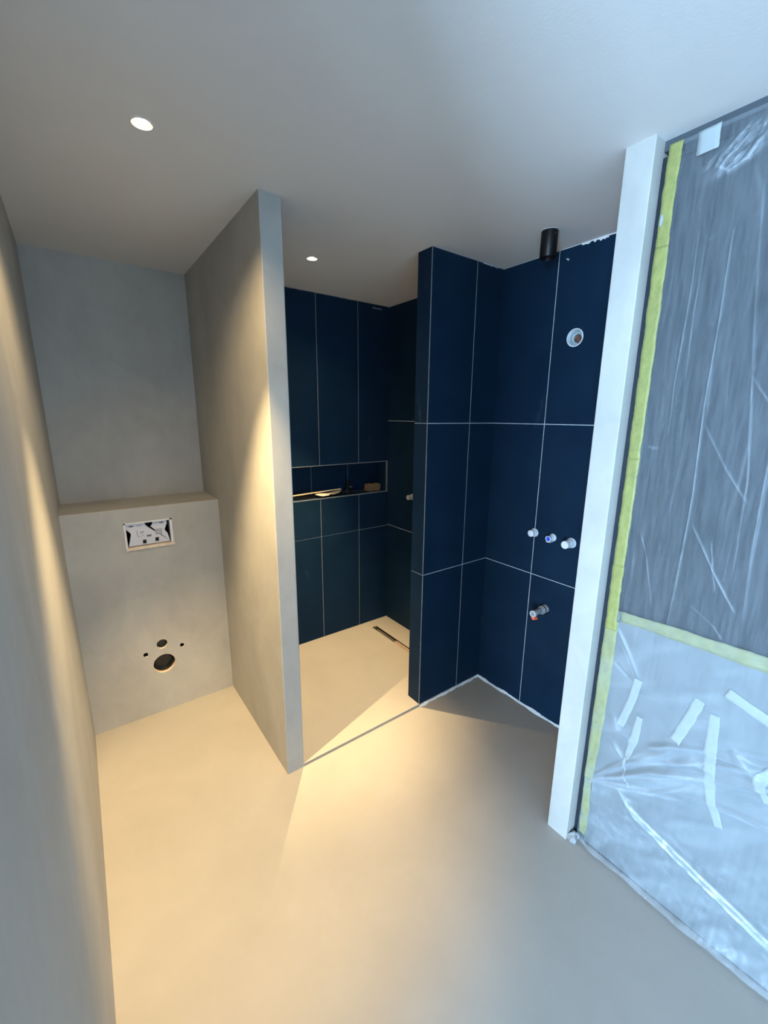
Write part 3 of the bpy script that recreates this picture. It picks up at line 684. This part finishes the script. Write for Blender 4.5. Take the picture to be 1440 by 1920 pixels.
SX = 1.5335
sheet_x = lambda Y, Z: SX - 0.005 - 1.15 * sheet_h(Y, Z)
o = grid('cover_sheet', -0.990, -2.0, 0.014, 1.0, 520, 380, lambda Y, Z: sheet_x(Y, Z), M['sheet'], 0.0006)
tag(o, 'white foil sheet with gathered folds taped over the lower panel', 'protective sheet')
FX = XQ + 0.002
film_x = lambda Y, Z: np.minimum(FX - film_h(Y, Z), sheet_x(Y, Z) - 0.005)
o = grid('plastic_film', -0.9665, -2.0, 0.012, 2.3715, 620, 860, film_x, M['film'], 0.0, wob=0.0025, fold=film_fold_glint)
tag(o, 'clear wrinkled plastic film hanging from ceiling to floor over the panel', 'plastic film')


def strip(name, pts, w, m, label, cat, group, off=0.0026, base=sheet_x, n=40, seed=0, th=0.0003, across=5, wave=0.04):
    if m == 'tapewhite' and group: w = [q * 1.1 for q in w] if isinstance(w, (list, tuple)) else w * 1.1
    """tape laid along a polyline on the sheet or film, following its folds"""
    rnd = random.Random(seed)
    pts = [np.array(p, float) for p in pts]; ws_ = w if isinstance(w, (list, tuple)) else [w] * len(pts)
    seg = [np.linalg.norm(b - a) for a, b in zip(pts, pts[1:])]; tot = sum(seg); cum = np.concatenate([[0], np.cumsum(seg)])
    C_, Wd = [], []
    for i in range(n + 1):
        s = tot * i / n; k = min(len(seg) - 1, int(np.searchsorted(cum, s, side='right') - 1)); q = (s - cum[k]) / seg[k]
        C_.append(pts[k] + (pts[k + 1] - pts[k]) * q); Wd.append((ws_[k] * (1 - q) + ws_[k + 1] * q) * (1 + rnd.uniform(-0.035, 0.035) + wave * math.sin(i * 0.55 + seed)))
    C_ = np.array(C_); T = np.gradient(C_, axis=0); T /= np.linalg.norm(T, axis=1)[:, None]; Nn = np.stack([-T[:, 1], T[:, 0]], 1)
    vs = []
    for i in range(n + 1):
        for j in range(across): vs.append(C_[i] + Nn[i] * Wd[i] * (j / (across - 1) - 0.5))
    vs = np.array(vs); X = base(vs[:, 0], vs[:, 1]) - off
    co = [(float(x), float(a), float(b)) for x, (a, b) in zip(X, vs)]
    fs = [(i * across + j, (i + 1) * across + j, (i + 1) * across + j + 1, i * across + j + 1) for i in range(n) for j in range(across - 1)]
    me = bpy.data.meshes.new(name); me.from_pydata(co, [], fs); me.update(); me.polygons.foreach_set('use_smooth', [True] * len(me.polygons))
    o = link(name, me, M[m]); md = o.modifiers.new('thickness', 'SOLIDIFY'); md.thickness = th; md.offset = 0
    return tag(o, label, cat, group)


WT = 'white masking tape strips on the cover sheet'
K = lambda *px: px
strip('tape_strip', [(-1.090, 0.786), (-1.080, 0.70), (-1.055, 0.585)], 0.024, 'tapewhite', 'slanting white tape strip near the top left of the cover sheet', 'tape', WT, seed=1)
strip('tape_strip', [(-1.112, 0.655), (-1.106, 0.562), (-1.092, 0.478)], [0.018, 0.026, 0.014], 'tapewhite', 'short curled white tape strip below the slanting one', 'tape', WT, seed=2)
strip('tape_strip', [(-1.089, 0.478), (-1.095, 0.420), (-1.114, 0.370)], [0.009, 0.006, 0.010], 'tapewhite', 'narrow twisted white tape tail on the folds', 'tape', WT, seed=3)
strip('tape_strip', [(-1.262, 0.812), (-1.245, 0.735), (-1.219, 0.638)], 0.027, 'tapewhite', 'slanting white tape strip in the middle of the cover sheet', 'tape', WT, seed=4)
strip('tape_strip', [(-1.303, 0.786), (-1.309, 0.684), (-1.319, 0.595), (-1.327, 0.53), (-1.365, 0.432)], [0.024, 0.029, 0.028, 0.026, 0.022], 'tapewhite', 'long bent white tape strip crossing the gathered folds', 'tape', WT, seed=5, n=60)
strip('tape_strip', [(-1.319, 0.872), (-1.42, 0.836), (-1.52, 0.80)], 0.030, 'tapewhite', 'white tape strip sloping down towards the room side', 'tape', WT, seed=6)
strip('tape_strip', [(-1.455, 0.600), (-1.425, 0.655), (-1.455, 0.71), (-1.50, 0.74)], [0.020, 0.028, 0.024, 0.022], 'tapewhite', 'crumpled white tape piece at the end of the folds', 'tape', WT, seed=7)
YT = 'yellow masking tape holding the film'
strip('tape_strip', [(-1.006, 0.984), (-1.2, 0.992), (-1.45, 0.996), (-1.9, 1.0)], [0.036, 0.042, 0.046, 0.05], 'tapesoft', 'pale yellow tape running level along the cover sheet top', 'tape', YT, seed=8, n=60)
ft = lambda Y, Z: np.full(np.shape(Y), FX)
fo = lambda Y, Z: np.minimum(film_x(Y, Z), FX - 0.0005)
strip('tape_strip', [(-0.9835, 2.372), (-0.9810, 2.25), (-0.9815, 2.14)], [0.034, 0.033, 0.033], 'tape', 'upper green-yellow tape piece on the film edge under the ceiling', 'tape', YT, base=fo, seed=9)
strip('tape_strip', [(-0.9815, 2.157), (-0.9830, 2.006)], 0.034, 'tape', 'bright yellow overlapping tape piece beside the pillar top', 'tape', YT, base=fo, off=0.0020, seed=10)
strip('tape_strip', [(-0.9822, 2.12), (-0.9845, 1.85), (-0.9850, 1.68), (-0.9855, 1.515)], 0.036, 'tape', 'long yellow tape piece on the film edge above mid height', 'tape', YT, base=fo, off=0.0028, seed=11, n=60)
strip('tape_strip', [(-0.9855, 1.532), (-0.9855, 1.35), (-0.985, 1.126)], 0.036, 'tape', 'yellow tape piece on the film edge at mid height', 'tape', YT, base=fo, off=0.0012, seed=12, n=50)
strip('tape_strip', [(-0.9850, 1.163), (-0.9855, 1.05), (-0.9870, 0.93)], 0.036, 'tape', 'yellow tape piece meeting the level tape', 'tape', YT, base=fo, off=0.0020, seed=13)
strip('tape_strip', [(-0.9870, 0.965), (-0.987, 0.80), (-0.986, 0.60), (-0.984, 0.44), (-0.979, 0.30)], [0.042, 0.044, 0.042, 0.036, 0.030], 'tape', 'wide bright yellow tape piece on the lower film edge', 'tape', YT, base=fo, off=-0.0030, seed=14, n=60)
strip('tape_strip', [(-0.980, 0.302), (-0.984, 0.18), (-0.985, 0.052)], [0.026, 0.030, 0.026], 'tape', 'lowest green-yellow crinkled tape piece near the floor', 'tape', YT, base=fo, off=-0.0015, seed=15)
strip('paper_patch', [(-1.0585, 2.3725), (-1.0600, 2.317)], [0.052, 0.048], 'tapewhite', 'square white paper patch at the film top edge', 'paper', None, base=fo, off=0.0025, seed=16, n=8)
strip('tape_strip', [(-0.9715, 2.202), (-0.9720, 2.186), (-0.9700, 2.172)], [0.006, 0.010, 0.004], 'tapewhite', 'tiny white torn tape scrap on the yellow tape', 'tape', None, base=fo, off=0.0045, seed=17, n=10)

bm = bmesh.new(); bmesh.ops.create_icosphere(bm, subdivisions=3, radius=1)
for v in bm.verts:
    k = 1 + 0.25 * math.sin(v.co.x * 5 + 1) * math.cos(v.co.y * 4) + random.uniform(-0.06, 0.06)
    v.co = Vector((v.co.x * 0.026 * k, v.co.y * 0.017 * k, max(-0.002, v.co.z * 0.020 * k + 0.012)))
o = fin('mortar_lump', bm, M['mortar'], None, True); o.location = (1.506, -0.958, 0.0)
tag(o, 'small grey mortar lump at the foot of the pillar', 'mortar')
